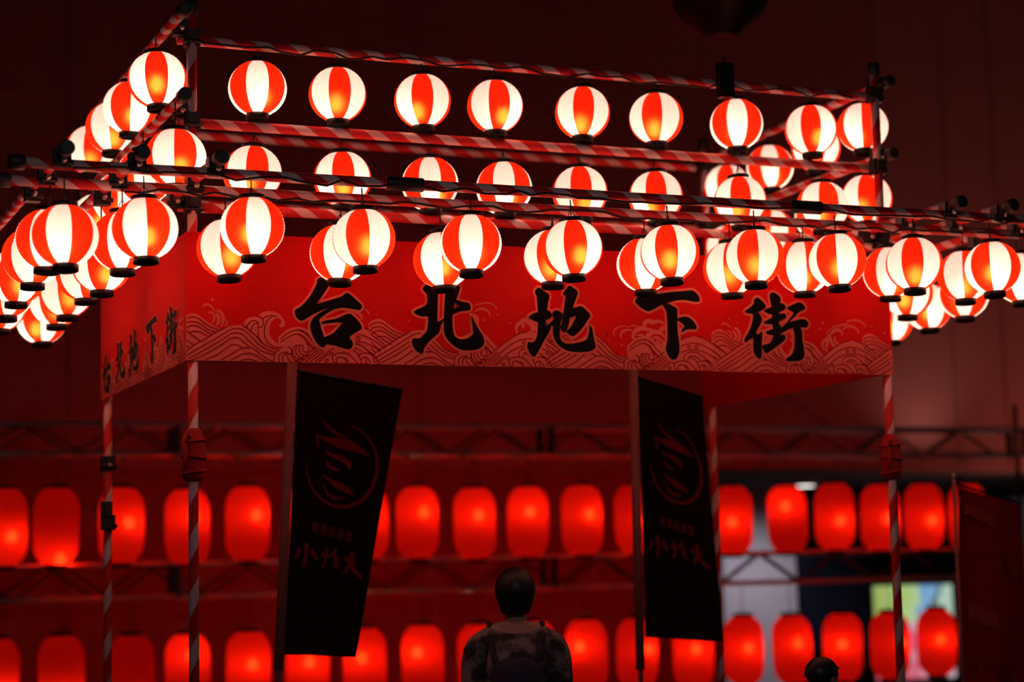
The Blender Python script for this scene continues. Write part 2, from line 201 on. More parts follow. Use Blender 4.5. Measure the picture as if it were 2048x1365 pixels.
CHARS={'tai':((662,244),[[(-56,162),(-40,174),(-25,170),(5,147),(-2,127),(-20,100),(-41,70),(-58,45),(-14,58),(33,73),(69,86),(85,99),(101,103),(129,82),(162,54),(171,40),(166,25),(150,20),(123,24),(90,28),(63,29),(33,21),(0,24),(-27,16),(-60,1),(-92,-16),(-116,-31),(-137,-41),(-154,-33),(-167,-17),(-170,3),(-166,13),(-139,30),(-112,57),(-88,89),(-70,121),(-58,145)],[(63,29),(33,21),(-3,3),(-27,-14),(-48,-32),(-45,-47),(-37,-79),(-24,-118),(-17,-156),(-29,-167),(-47,-162),(-64,-145),(-80,-117),(-90,-89),(-94,-66),(-90,-46),(-78,-25),(-57,-8),(-27,11),(3,26),(27,38)],[(-37,-50),(-25,-38),(14,-31),(44,-23),(74,-9),(98,0),(116,-2),(143,-25),(161,-47),(169,-66),(163,-76),(139,-90),(104,-115),(117,-132),(122,-149),(114,-167),(99,-173),(78,-171),(42,-160),(10,-155),(-17,-154),(-29,-167),(-41,-142),(-24,-118),(7,-106),(31,-88),(52,-65),(68,-44),(32,-45),(-4,-49),(-28,-54)]]),'bei':((1281,230),[[(-131,150),(-112,173),(-88,165),(-47,156),(-49,135),(-52,82),(-54,35),(-54,-13),(-21,7),(-26,-10),(-39,-32),(-49,-68),(-90,-101),(-118,-131),(-129,-151),(-137,-174),(-162,-167),(-180,-147),(-192,-121),(-188,-103),(-179,-97),(-154,-98),(-136,-83),(-114,-60),(-107,-25),(-106,13),(-134,12),(-162,20),(-183,34),(-149,53),(-110,75),(-109,122),(-122,136)],[(-10,157),(28,162),(64,175),(67,160),(58,130),(47,102),(39,85),(30,49),(25,26),(24,-19),(26,-51),(35,-80),(54,-93),(75,-96),(104,-90),(129,-72),(133,-60),(129,-7),(128,15),(146,-12),(168,-50),(186,-76),(193,-106),(186,-126),(162,-142),(125,-150),(77,-150),(46,-139),(16,-119),(-9,-93),(-21,-64),(-23,-23),(-20,24),(-16,83),(-10,143)],[(47,102),(73,94),(101,90),(116,86),(124,64),(116,51),(88,48),(56,41),(25,26),(30,51),(47,63),(62,71),(42,85)]]),'di':((1897,239),[[(-142,148),(-122,170),(-100,161),(-68,141),(-60,128),(-69,95),(-76,58),(-82,31),(-84,-26),(-62,-10),(-42,5),(-43,-22),(-53,-24),(-63,-50),(-83,-80),(-104,-114),(-131,-159),(-151,-185),(-167,-178),(-182,-157),(-190,-134),(-184,-110),(-159,-112),(-139,-90),(-131,-54),(-128,-6),(-127,48),(-129,93),(-131,124)],[(-181,15),(-158,33),(-125,45),(-76,55),(-60,50),(-48,29),(-61,14),(-84,4),(-130,-6),(-162,5)],[(-48,41),(-34,54),(-15,56),(5,46),(11,34),(4,6),(-3,-9),(-7,-39),(-9,-78),(1,-99),(20,-112),(66,-111),(112,-101),(139,-90),(149,-71),(157,-44),(158,-15),(174,-31),(179,-64),(185,-94),(191,-119),(187,-134),(157,-150),(117,-155),(65,-155),(19,-145),(-13,-126),(-35,-100),(-46,-64),(-46,-25),(-43,14)],[(14,144),(48,185),(71,178),(98,158),(93,133),(78,99),(68,70),(53,23),(42,-14),(35,-38),(25,-53),(9,-54),(-4,-39),(-7,-24),(3,-15),(7,10),(15,52),(23,98),(30,134),(19,137)],[(68,70),(91,77),(111,83),(130,74),(153,53),(167,34),(152,14),(135,-11),(111,-39),(87,-61),(64,-75),(47,-68),(28,-53),(42,-38),(59,-19),(72,5),(83,30),(53,21),(31,34)]]),'xia':((2509,240),[[(-191,115),(-166,143),(-129,154),(-60,160),(25,173),(94,180),(143,186),(157,182),(180,164),(191,139),(184,127),(158,124),(113,131),(75,131),(37,124),(-4,111),(-32,103),(-67,85),(-104,68),(-125,68),(-158,85)],[(-32,104),(-1,111),(30,99),(55,82),(53,27),(53,-23),(58,-72),(61,-115),(58,-146),(44,-174),(26,-185),(9,-181),(-7,-163),(-20,-135),(-19,-117),(-9,-77),(-7,-18),(-7,37),(-12,74)],[(53,34),(83,43),(114,44),(137,32),(154,14),(168,-13),(152,-22),(121,-22),(97,-28),(76,-41),(77,-25),(94,-6),(74,12),(51,24)]]),'jie':((3153,247),[[(-191,75),(-160,96),(-133,118),(-129,142),(-111,154),(-92,146),(-66,123),(-57,106),(-71,90),(-95,79),(-110,73),(-92,57),(-83,34),(-98,4),(-123,-32),(-110,-45),(-86,-25),(-89,-69),(-93,-116),(-94,-152),(-102,-174),(-112,-177),(-128,-164),(-144,-138),(-145,-100),(-144,-62),(-168,-77),(-190,-92),(-199,-78),(-183,-51),(-162,-18),(-147,17),(-140,62),(-168,65)],[(-36,168),(-13,185),(10,176),(33,157),(30,123),(24,81),(17,25),(26,4),(23,-25),(24,-46),(0,-55),(-23,-53),(-21,-9),(-27,15),(-24,53),(-25,110)],[(-74,83),(-40,100),(8,116),(42,128),(58,118),(63,103),(54,91),(26,79),(-22,65),(-48,67)],[(-80,19),(-50,36),(-12,54),(26,70),(53,73),(64,59),(58,44),(20,28),(-24,13),(-54,10)],[(-69,-31),(-39,-18),(2,-8),(36,2),(59,-6),(52,-18),(31,-34),(21,-46),(-20,-47),(-50,-45)],[(-89,-102),(-55,-94),(-34,-77),(-20,-53),(24,-46),(44,-42),(54,-54),(46,-75),(11,-99),(-23,-121),(-64,-145),(-80,-134),(-90,-119)],[(68,104),(95,118),(123,129),(147,136),(167,129),(183,107),(176,95),(148,85),(127,67),(106,48),(85,30),(63,8),(53,-1),(43,5),(64,23),(85,48),(109,77),(84,88)],[(43,5),(71,21),(112,35),(153,45),(177,44),(196,30),(199,21),(188,0),(168,-1),(144,-1),(103,-5),(59,-20),(31,-34),(22,-13)],[(103,-2),(144,-1),(157,-25),(156,-63),(163,-105),(166,-146),(157,-167),(129,-182),(51,-184),(55,-169),(80,-154),(98,-130),(106,-94),(108,-50),(104,-17)]])}
EMBLEM=[[(264,154),(337,178),(430,194),(553,207),(448,206),(355,193),(292,176)],[(195,210),(302,217),(479,210),(633,223),(784,260),(645,254),(461,248),(305,230)],[(313,264),(406,270),(515,274),(598,294),(610,304),(585,321),(539,302),(443,289),(348,280)],[(330,297),(389,315),(484,324),(409,330),(342,315)],[(296,346),(402,362),(532,372),(618,389),(665,409),(559,403),(425,385)],[(328,379),(385,410),(485,422),(581,420),(489,435),(389,423),(342,402)],[(204,215),(250,238),(245,265),(225,245)]]
RING=([(529,160),(571,162),(612,165),(653,171),(691,178),(728,188),(762,199),(793,211),(821,225),(846,240),(866,256),(881,273),(892,291),(898,309),(899,326),(895,344),(885,361),(870,378),(850,393),(826,408),(796,421),(762,432),(725,442),(684,450),(640,457),(595,461),(548,463),(501,463),(454,462),(407,458),(363,452),(320,445),(281,435),(245,425),(213,412),(186,399),(163,384),(146,368),(133,352),(126,335),(124,318)],[(528,163),(569,166),(608,170),(646,176),(682,184),(716,194),(747,205),(774,217),(798,231),(819,246),(836,261),(848,277),(857,293),(860,309),(860,325),(855,341),(845,357),(831,372),(813,386),(790,398),(764,410),(734,421),(701,430),(665,437),(627,443),(587,447),(545,450),(503,450),(460,449),(418,446),(377,442),(337,435),(299,427),(265,418),(233,407),(205,394),(182,381),(162,366),(148,350),(138,334),(133,318)])
W, D = 3.859, 2.024
ZB = 2.671
ORD = ['first', 'second', 'third', 'fourth', 'fifth', 'sixth', 'seventh', 'eighth', 'ninth', 'tenth', 'eleventh', 'twelfth', 'thirteenth', 'fourteenth', 'fifteenth', 'sixteenth', 'seventeenth', 'eighteenth', 'nineteenth', 'twentieth']

# ------------------------------------------------------------------ setting
def struct(name, mb, mats, label=None, parent=None):
    o = mb.obj(name, mats, parent)
    if parent is None: tag(o, kind='structure')
    return o
mb = MB(); mb.box((4, 4, -.05), (40, 40, .1)); struct('floor', mb, M['floor'])
mb = MB(); mb.box((2, 4, 9.05), (36, 34, .1)); struct('ceiling', mb, M['ceil'])
wb = empty('wall_back'); tag(wb, kind='structure')
mb = MB(); mb.box((1.1, 10.2, 4.5), (14.2, .1, 9)); mb.box((9.31, 10.2, 5.9), (2.22, .1, 6.2)); mb.obj('backing', M['ceil'], wb)
for x0, x1, z0 in ((-6, -2.4, 0), (-2.4, 1.2, 0), (1.2, 4.8, 0), (4.8, 8.2, 0), (8.2, 10.42, 2.76)):
    mb = MB(); mb.box(((x0+x1)/2, 10.07, (z0+9)/2), (x1-x0-.012, .14, 9-z0)); mb.obj('panel', M['wall'], wb)
wr = empty('wall_right'); tag(wr, kind='structure')
mb = MB(); mb.box((13.2, 10.2, 5.9), (5.6, .1, 6.2)); mb.obj('backing', M['ceil'], wr)
for x0, x1 in ((10.42, 11.33), (11.33, 12.02), (12.02, 14.0), (14.0, 16.0)):
    mb = MB(); mb.box(((x0+x1)/2, 10.07, 5.87), (x1-x0-.022, .14, 6.26)); mb.obj('panel', M['wall_grey'], wr)
# concourse seen through the opening under the wall
mb = MB(); mb.box((13, 14.2, 2.82), (10, 7.9, .12)); struct('ceiling_concourse', mb, M['ceil'])
mb = MB(); mb.box((13, 18.2, 1.4), (10, .1, 2.8)); struct('wall_concourse', mb, M['ceil'])
mb = MB(); mb.box((11.22, 14.85, 1.38), (1.11, .7, 2.76)); mb.box((11.22, 14.85, .06), (1.17, .76, .12)); struct('wall_column', mb, M['pale'])

bd = empty('signboard', (12.39, 14.6, .55)); tag(bd, 'dark navy signboard behind the right end of the lantern truss', 'signboard')
mb = MB(); mb.box((0, 0, .68), (1.2, .05, 1.36)); mb.obj('panel', M['navy'], bd)
mb = MB()
for a in (-.62, .62): mb.box((a, 0, .42), (.035, .06, 1.94))
mb.box((0, 0, 1.375), (1.24, .06, .035)); mb.obj('frame', M['black_metal'], bd)

m_scr, nt, out = newmat('poster_screen')
tc = N(nt, 'ShaderNodeTexCoord'); no = N(nt, 'ShaderNodeTexNoise'); no.inputs['Scale'].default_value = 2.2; nt.links.new(tc.outputs['Object'], no.inputs['Vector'])
sx = N(nt, 'ShaderNodeSeparateXYZ'); nt.links.new(tc.outputs['Object'], sx.inputs[0])
ma = N(nt, 'ShaderNodeMath', operation='MULTIPLY_ADD'); ma.inputs[1].default_value = .55; ma.inputs[2].default_value = .18; nt.links.new(sx.outputs[0], ma.inputs[0])
mb_ = N(nt, 'ShaderNodeMath', operation='MULTIPLY_ADD'); mb_.inputs[1].default_value = .6; nt.links.new(no.outputs['Fac'], mb_.inputs[0]); nt.links.new(ma.outputs[0], mb_.inputs[2])
cr = N(nt, 'ShaderNodeValToRGB')
for i, (pos, c) in enumerate(((0, (.40, .50, .12)), (.42, (.52, .72, .24)), (.52, (.55, .75, .40)), (.58, (.18, .42, .75)), (.70, (.30, .55, .85)), (.74, (.08, .16, .20)), (.80, (.55, .75, .60)))):
    e = cr.color_ramp.elements[i] if i < 2 else cr.color_ramp.elements.new(pos)
    e.position = pos; e.color = c4(c)
lo_ = N(nt, 'ShaderNodeMapRange'); lo_.inputs['From Min'].default_value = .95; lo_.inputs['From Max'].default_value = .90; nt.links.new(sx.outputs[2], lo_.inputs['Value'])
cr2 = N(nt, 'ShaderNodeValToRGB'); cr2.color_ramp.elements[0].position = .45; cr2.color_ramp.elements[0].color = (.80, .12, .20, 1); cr2.color_ramp.elements[1].position = .62; cr2.color_ramp.elements[1].color = (.8, .7, .78, 1)
nt.links.new(mb_.outputs[0], cr.inputs[0]); nt.links.new(no.outputs['Fac'], cr2.inputs[0])
mxs = N(nt, 'ShaderNodeMix', data_type='RGBA'); nt.links.new(lo_.outputs[0], mxs.inputs['Factor']); nt.links.new(cr.outputs[0], mxs.inputs['A']); nt.links.new(cr2.outputs[0], mxs.inputs['B'])
cr = mxs
em = N(nt, 'ShaderNodeEmission'); em.inputs[1].default_value = .75; nt.links.new(cr.outputs['Result'], em.inputs[0]); nt.links.new(em.outputs[0], out.inputs[0])
sc_ = empty('display_screen', (13.66, 14.6, 0)); tag(sc_, 'bright green and blue poster screen behind the lower red lanterns', 'screen')
mb = MB(); mb.box((0, 0, .78), (1.34, .08, 1.36)); mb.obj('casing', M['black'], sc_)
mb = MB(); mb.box((0, -.046, .78), (1.28, .008, 1.28)); mb.obj('lit_panel', m_scr, sc_)
mb = MB(); mb.box((0, 0, .05), (.9, .4, .1)); mb.obj('foot', M['black'], sc_)

dl = empty('downlight', (10.78, 12.5, 2.70)); tag(dl, 'small white ceiling downlight above the red barrel lanterns', 'ceiling light')
mb = MB(); mb.lathe([(.15, .06), (.15, 0), (.125, -.004), (.125, .02)], 20, cap=False); mb.obj('trim_ring', M['pale'], dl)
mb = MB(); mb.lathe([(.12, -.002), (.0, -.002)], 20, cap=False); mb.obj('lens', M['lens'], dl)
ld = bpy.data.lights.new('downlight_beam', 'SPOT'); ld.energy = 95; ld.color = (.93, .90, 1); ld.spot_size = 2.3; ld.spot_blend = .8; ld.shadow_soft_size = .1
lo = bpy.data.objects.new('beam', ld); COL.objects.link(lo); lo.parent = dl; lo.location = (.2, .3, -.05); lo.rotation_euler = (.35, 0, 0)

ww = empty('added_wall_uplight', (10.85, 9.35, 2.46)); tag(ww, 'small black uplight behind the right end of the upper truss', 'light')  # added light source, put in to brighten the right wall panels
mb = MB(); mb.lathe([(.05, 0), (.06, .02), (.06, .16), (.055, .18)], 16, cap=False); mb.lathe([(.0, .02), (.05, .0)], 16, cap=False); mb.obj('can', M['black'], ww)
mb = MB(); mb.lathe([(.05, .15), (.0, .15)], 16, cap=False); mb.obj('lens', M['lens'], ww)
mb = MB(); mb.box((0, .36, .06), (.05, .66, .03)); mb.obj('bracket', M['black_metal'], ww)
ld = bpy.data.lights.new('added_uplight_beam', 'SPOT'); ld.energy = 15; ld.color = (1, .86, .80); ld.spot_size = 1.6; ld.spot_blend = 1.0; ld.shadow_soft_size = .05
lo = bpy.data.objects.new('beam', ld); COL.objects.link(lo); lo.parent = ww; lo.location = (0, 0, .17); lo.rotation_euler = (math.pi-.38, -.06, 0)

rw = empty('added_red_uplight', (14.6, 8.9, 0)); tag(rw, 'added unseen red uplight washing the wall from beyond the right edge', 'light')  # added out of view to lift the upper right wall with red light
mb = MB(); mb.lathe([(.10, 0), (.12, .02), (.12, .05)], 16); mb.obj('base', M['black_metal'], rw)
mb = MB(); mb.lathe([(.0, .10), (.09, .10), (.11, .14), (.11, .32)], 16, cap=False); mb.lathe([(.03, .05), (.03, .10)], 10); mb.obj('can', M['black'], rw)
mb = MB(); mb.lathe([(.10, .28), (.0, .28)], 16, cap=False); mb.obj('lens', emit('added_red_lens_glow', (1, .2, .12), 5), rw)
ld = bpy.data.lights.new('added_red_uplight_beam', 'SPOT'); ld.energy = 420; ld.color = (1, .42, .32); ld.spot_size = 1.5; ld.spot_blend = 1.0; ld.shadow_soft_size = .08
lo = bpy.data.objects.new('beam', ld); COL.objects.link(lo); lo.parent = rw; lo.location = (0, 0, .33); lo.rotation_euler = (Vector((-2.6, 1.1, 5.2))).to_track_quat('-Z', 'Y').to_euler()

hl = empty('added_hall_fill_lamp', (-1.5, -11.5, 6.2)); tag(hl, 'added unseen fill lamp out in the hall before the tower', 'lamp')  # added fill light behind the camera, lifts the pole bases and the figures
mb = MB(); mb.lathe([(.05, .25), (.30, .12), (.34, 0), (.32, 0), (.28, .10), (.04, .22)], 24, cap=False); mb.obj('shade', M['pale'], hl)
mb = MB(); mb.ball((0, 0, .07), .09, 12); mb.obj('globe', emit('added_fill_globe_glow', (.95, .86, 1), 2), hl)
mb = MB(); mb.tube([(0, 0, .24), (0, 0, 2.8)], .01, 8); mb.obj('drop_cord', M['cord'], hl)
ld = bpy.data.lights.new('added_hall_fill_beam', 'SPOT'); ld.energy = 240; ld.color = (.95, .84, .95); ld.spot_size = 2.7; ld.spot_blend = .6; ld.shadow_soft_size = .15
lo = bpy.data.objects.new('beam', ld); COL.objects.link(lo); lo.parent = hl; lo.location = (0, 0, -.04); lo.rotation_euler = (.5, 0, -.2)

# ------------------------------------------------------------------ scaffold tower
TW = empty('scaffold_tower', (W/2, D/2, 0)); tag(TW, 'striped red and white pipe scaffold tower carrying the round lanterns', 'tower')
TO = Vector((W/2, D/2, 0))
RP = .0243
def rod(name, a, b, mat, r=RP, parent=TW, origin=TO, n=14):
    a = Vector(a); b = Vector(b); L = (b-a).length
    m_ = MB(); m_.lathe([(r, 0), (r, L)], n)
    o = m_.obj(name, mat, parent)
    o.rotation_mode = 'QUATERNION'; o.rotation_quaternion = (b-a).to_track_quat('Z', 'Y'); o.location = a-origin
    return o
CAPM = MB(); CAPM.lathe([(.030, -.035), (.034, -.03), (.034, .03), (.028, .038)], 14); CAPM = CAPM.mesh('end_cap', M['black_metal'])
CL = MB(); CL.box((0, 0, 0), (.072, .062, .085)); CL.box((0, -.038, .01), (.05, .03, .045)); CL.tube([(-.045, -.03, -.02), (.045, -.03, -.02)], .011, 8); CLM = CL.mesh('clamp', M['black_metal'])
BT = MB(); BT.ball((0, 0, 0), .015, 8); BTM = BT.mesh('bolt', M['bolt'])
def clamp(p, bolt=True):
    c = link('clamp', CLM, TW, Vector(p)-TO)
    if bolt: link('bolt', BTM, c, (0, -.058, -.012))
def cap(p, d):
    c = link('end_cap', CAPM, TW, Vector(p)-TO); c.rotation_mode = 'QUATERNION'; c.rotation_quaternion = Vector(d).to_track_quat('Z', 'Y')
POLES = [(0, 0), (W, 0), (0, D), (W, D)]
for x, y in POLES:
    rod('corner_pole', (x, y, 0.0), (x, y, 4.36), M['stripe_pole']); cap((x, y, 4.385), (0, 0, 1))
    c = MB(); c.box((0, 0, .01), (.16, .16, .02)); c.lathe([(.034, .02), (.034, .09)], 14); c.obj('base_plate', M['black_metal'], TW, Vector((x, y, 0))-TO)
ZT, Z2, ZC = 4.242, 3.834, 3.42
for z in (ZT, Z2, ZC):
    rod('crossbar', (-.06, .049, z), (W+.06, .049, z), M['stripe'])
    rod('crossbar', (-.06, D+.049, z), (W+.06, D+.049, z), M['stripe'])
    for x, y in POLES: clamp((x+.002, y+.01, z), False)
for xr, dz in ((-.10, .055), (3.905, .062)):
    for z in (ZT, Z2):
        y0 = -.25 if xr < 1 else -.05
        rod('crossbar', (xr, y0, z+dz), (xr, D+.22, z+dz), M['stripe']); cap((xr, y0-.015, z+dz), (0, -1, 0)); cap((xr, D+.235, z+dz), (0, 1, 0))
        for y in (.03, D+.03): clamp((xr*.5+(0 if xr < 1 else W*.5), y, z+dz))
EAVE_X = (-.745, -.42, -.07, 3.80, 4.12, 4.52)
EAVE_Y = (-.72, -.32, D+.34, D+.72)
for y in EAVE_Y:
    rod('eave_rail', (-.92, y, 3.43), (4.78, y, 3.43), M['stripe']); cap((-.935, y, 3.43), (-1, 0, 0)); cap((4.795, y, 3.43), (1, 0, 0))
for x in EAVE_X:
    rod('eave_arm', (x, -.80, 3.479), (x, D+.82, 3.479), M['stripe']); cap((x, -.82, 3.479), (0, -1, 0)); cap((x, D+.84, 3.479), (0, 1, 0))
    for y in EAVE_Y[:3]: clamp((x, y, 3.455))
    clamp((x, .049, 3.45))
SL = MB(); SL.lathe([(.031, -.09), (.034, -.085), (.034, .085), (.031, .09)], 14); SLM = SL.mesh('sleeve_joint', M['black_metal'])
for x in (.82, 2.95):
    c = link('sleeve_joint', SLM, TW, Vector((x, -.72, 3.43))-TO); c.rotation_euler = (0, math.pi/2, 0)
clamp((0, D, 2.31), True); clamp((.0, D-.01, 1.98), False)
c = MB(); c.box((0, 0, 0), (.055, .06, .15)); c.box((0, -.04, .02), (.035, .03, .06)); c.obj('junction_box', M['black_metal'], TW, Vector((-.02, D-.07, 2.02))-TO)

# power cables strung along the eave rails
def cable(name, y, x0, x1, z, seed, label):
    rnd = random.Random(seed); pts = []; x = x0
    while x < x1:
        pts.append((x, y+rnd.uniform(-.012, .012)-.03, z+rnd.uniform(-.02, .012))); x += rnd.uniform(.06, .12)
    m_ = MB(); m_.tube(pts, .0055, 6)
    o = m_.obj(name, M['cord']); tag(o, label, 'cable')
cable('power_cable', -.72, -.7, 4.5, 3.415, 3, 'thin black power cable along the outer front eave rail')
cable('power_cable', -.32, -.4, 4.5, 3.415, 4, 'thin black power cable along the inner front eave rail')
cable('power_cable', .049, .05, 3.8, 4.225, 5, 'thin black power cable along the top front rail')

# ------------------------------------------------------------------ round striped lanterns
R = .144
def round_shade():
    prof = []; nr = 18; zc = .129
    for i in range(nr*2+1):
        z = -zc+2*zc*i/(nr*2); r = math.sqrt(max(0, 1-(z/(R*.965))**2))*R
        if i % 2 == 0: r -= .0018
        prof.append((r, z))
    m_ = MB(); m_.lathe(prof, 32, cap=False, mf=lambda k: 0 if (k//4) % 2 == 0 else 1)
    return m_.mesh('paper_shade', [M['paper_white'], M['paper_red']])
SH = round_shade()
m_ = MB(); m_.lathe([(.050, -.004), (.058, -.002), (.058, .016), (.050, .019), (.030, .019), (.030, .012)], 24, cap=False); TOPR = m_.mesh('top_ring', M['black'])
m_ = MB(); m_.lathe([(.050, .004), (.057, .002), (.057, -.027), (.050, -.030), (.046, -.030), (.046, -.002), (.0, -.004)], 24, cap=False); BOTR = m_.mesh('bottom_ring', M['black'])
m_ = MB(); m_.lathe([(.004, -.036), (.018, -.030), (.029, -.012), (.028, .008), (.016, .030), (.013, .034)], 12); BULB = m_.mesh('light_bulb', M['bulb'])
m_ = MB(); m_.lathe([(.014, 0), (.016, .004), (.016, .03), (.008, .036)], 10); SOCK = m_.mesh('socket', M['black'])
CORDS = {}
def cord_mesh(L):
    L = round(L, 2)
    if L not in CORDS:
        m_ = MB(); m_.tube([(0, 0, 0), (0, 0, L)], .0035, 6); m_.tube([(-.045, 0, -.01), (-.02, 0, .03), (0, 0, .045), (.02, 0, .03), (.045, 0, -.01)], .002, 5)
        CORDS[L] = m_.mesh('hanging_cord', M['cord'])
    return CORDS[L]
ROWS = {'T1F': (ZT, 'from left in top front row', 'lanterns on the top front rail'),
        'T2F': (Z2, 'from left in second front row', 'lanterns on the second front rail'),
        'T1L': (ZT+.055, 'from front in the tower\'s top left row', 'lanterns on the top left rail'),
        'T2L': (Z2+.055, 'from front in the tower\'s second left row', 'lanterns on the second left rail'),
        'T1R': (ZT+.062, 'from front in the tower\'s top right row', 'lanterns on the top right rail'),
        'T2R': (Z2+.062, 'from front in the tower\'s second right row', 'lanterns on the second right rail'),
        'A': (3.43, 'from left in the outer front eave row', 'lanterns on the outer front eave'),
        'B': (3.43, 'from left in the inner front eave row', 'lanterns on the inner front eave'),
        'LO': (3.479, 'from front in the outer left eave row', 'lanterns on the outer left eave'),
        'LI': (3.479, 'from front in the inner left eave row', 'lanterns on the inner left eave'),
        'RI': (3.479, 'from front in the inner right eave row', 'lanterns on the inner right eave'),
        'RO': (3.479, 'from front in the outer right eave row', 'lanterns on the outer right eave')}
cnt = {}
rl = random.Random(11)
for row, x, y, z, phi in LANTERNS:
    zr, txt, grp = ROWS[row]; i = cnt.get(row, 0); cnt[row] = i+1
    tc_ = math.atan2(CAM_POS.y-y, CAM_POS.x-x)+math.radians(phi)      # where a white stripe points
    L = empty('round_lantern', (x, y, z), tc_-math.radians(22.5))
    tag(L, 'striped red and white round lantern, %s %s' % (ORD[i], txt), 'lantern', grp)
    link('paper_shade', SH, L)
    link('top_ring', TOPR, L, (0, 0, .129)); link('bottom_ring', BOTR, L, (0, 0, -.129))
    bz = rl.uniform(-.050, -.025); b = link('light_bulb', BULB, L, (rl.uniform(-.03, .03), rl.uniform(-.03, .03), bz)); link('socket', SOCK, b, (0, 0, .033))
    L_ = zr-RP-(z+.145); link('hanging_cord', cord_mesh(max(L_, .02)), L, (0, 0, .145))
    L.rotation_euler = (math.radians(rl.uniform(-2.5, 2.5)), math.radians(rl.uniform(-2.5, 2.5)), tc_-math.radians(22.5))

# ------------------------------------------------------------------ truss and barrel lanterns
TP0 = Vector((.276, 7.982, 0)); TH = Vector((math.sin(math.radians(92)), math.cos(math.radians(92)), 0)); TN = Vector((-TH.y, TH.x, 0))
def tpt(t, z, back=0.0): return TP0+TH*t+TN*back+Vector((0, 0, z))
def make_truss(z1, z0, t0, t1, label, ph):
    T = empty('lighting_truss', tpt(t0, 0)); tag(T, label, 'truss'); O = tpt(t0, 0)
    for z in (z1, z0):
        for b in (0, .26): rod('chord', tpt(t0, z, b), tpt(t1, z, b), M['truss'], .024, T, O, 12)
    t = t0+ph; up = True
    while t < t1-.42:
        for b, o_ in ((0, 0), (.26, .18)):
            if t+.42+o_ < t1:
                rod('brace', tpt(t+o_, z1 if up else z0, b), tpt(t+.42+o_, z0 if up else z1, b), M['truss_dark'], .011, T, O, 8)
        up = not up; t += .42
    for tt in (t0+.02, t0+3.1, t0+6.6, t1-.02):
        m_ = MB(); m_.box((0, 0, (z1+z0)/2), (.05, .05, z1-z0)); m_.box((0, .26, (z1+z0)/2), (.05, .05, z1-z0)); m_.box((0, .13, z1), (.05, .26, .03)); m_.box((0, .13, z0), (.05, .26, .03))
        m_.obj('joint_frame', M['truss_dark'], T, tpt(tt, 0)-O)
    return T
make_truss(3.02, 2.767, -1.6, 10.22, 'upper horizontal metal truss above the row of red barrel lanterns', .1)
make_truss(1.815, 1.535, -1.6, 10.22, 'lower horizontal metal truss between the two rows of barrel lanterns', .3)
for t, lab in ((-1.66, 'dark truss post at the left end of the barrel lantern rows'), (10.28, 'dark truss post at the right end of the barrel lantern rows')):
    P = empty('truss_post', tpt(t, 0)); tag(P, lab, 'post')
    for a in (0, .26):
        for b in (0, .26):
            m_ = MB(); m_.lathe([(.025, .02), (.025, 3.3)], 10); m_.obj('upright', M['truss_dark'], P, TH*(a*(1 if t > 0 else -1))+TN*b)
    m_ = MB(); m_.box((.13*(1 if t > 0 else -1), .13, .01), (.5, .5, .02)); m_.obj('base_plate', M['truss_dark'], P)
    for k in range(8):
        m_ = MB(); m_.tube([(0, 0, .1+.4*k), (.26*(1 if t > 0 else -1), 0, .5+.4*k)], .01, 6); m_.obj('brace', M['truss_dark'], P)
BR, BH = .193, .325
prof = []
for i in range(45):
    s_ = -1+2*i/44; zz = s_*BH
    r = BR*(1-abs(s_)**5.2*.54); r -= .0025 if i % 2 == 0 else 0
    prof.append((r, zz))
m_ = MB(); m_.lathe(prof, 32, cap=False); BSH = m_.mesh('paper_shade', M['paper_barrel'])
rt = prof[0][0]
m_ = MB(); m_.lathe([(rt+.006, -.006), (rt+.012, 0), (rt+.012, .022), (rt, .028), (.03, .028), (.03, .016)], 24, cap=False); BTR = m_.mesh('top_ring', M['black'])
m_ = MB(); m_.lathe([(rt+.006, .006), (rt+.010, 0), (rt+.010, -.024), (rt, -.03), (.03, -.03), (.03, -.016)], 24, cap=False); BBR = m_.mesh('bottom_ring', M['black'])
m_ = MB(); m_.lathe([(.004, -.05), (.028, -.042), (.042, -.015), (.040, .012), (.022, .045), (.018, .05)], 12); BBU = m_.mesh('light_bulb', M['bulb_barrel'])
m_ = MB(); m_.lathe([(.004, -.05), (.028, -.042), (.042, -.015), (.040, .012), (.022, .045), (.018, .05)], 12); BBD = m_.mesh('light_bulb', M['bulb_dim'])
m_ = MB(); m_.lathe([(.0, 0), (.062, .002), (.062, .012), (.02, .018), (.01, .04)], 16, cap=False); HPL = m_.mesh('hanger_plate', M['brass'])
UPT = [.04, .47, 1.02, 1.59, 2.12, 2.66, 3.21, 3.68, 4.23, 4.75, 5.29, 5.83, 6.35, 6.85, 7.44, 7.96, 8.47, 8.97, 9.48]
UPB = [-.08, -.27, .02, .08, .07, .1, .05, .09, .07, .09, .05, -.02, .1, -.02, .12, -.04, -.01, -.04, .02]
UPD = [.05, .03, .05, .04, .06, 0, .02, .04, .02, .0, .05, .09, 0, -.03, -.04, .03, .06, .05, 0]
LOT = [-.02, .52, 1.11, 1.59, 2.12, 2.65, 3.17, 3.71, 4.24, 4.79, 5.3, 5.81, 6.39, 6.92, 7.44, 7.99, 8.52, 9.05]
LOB = [-.12, -.2, -.24, .14, .04, .05, .06, .08, .1, .1, .08, .04, .04, .02, .06, .03, .02, .02]
LOD = [.02, 0, 0, .02, .02, 0, -.04, -.06, .08, 0, -.08, .08, 0, .02, .03, -.03, .09, .01]
rb = random.Random(5)
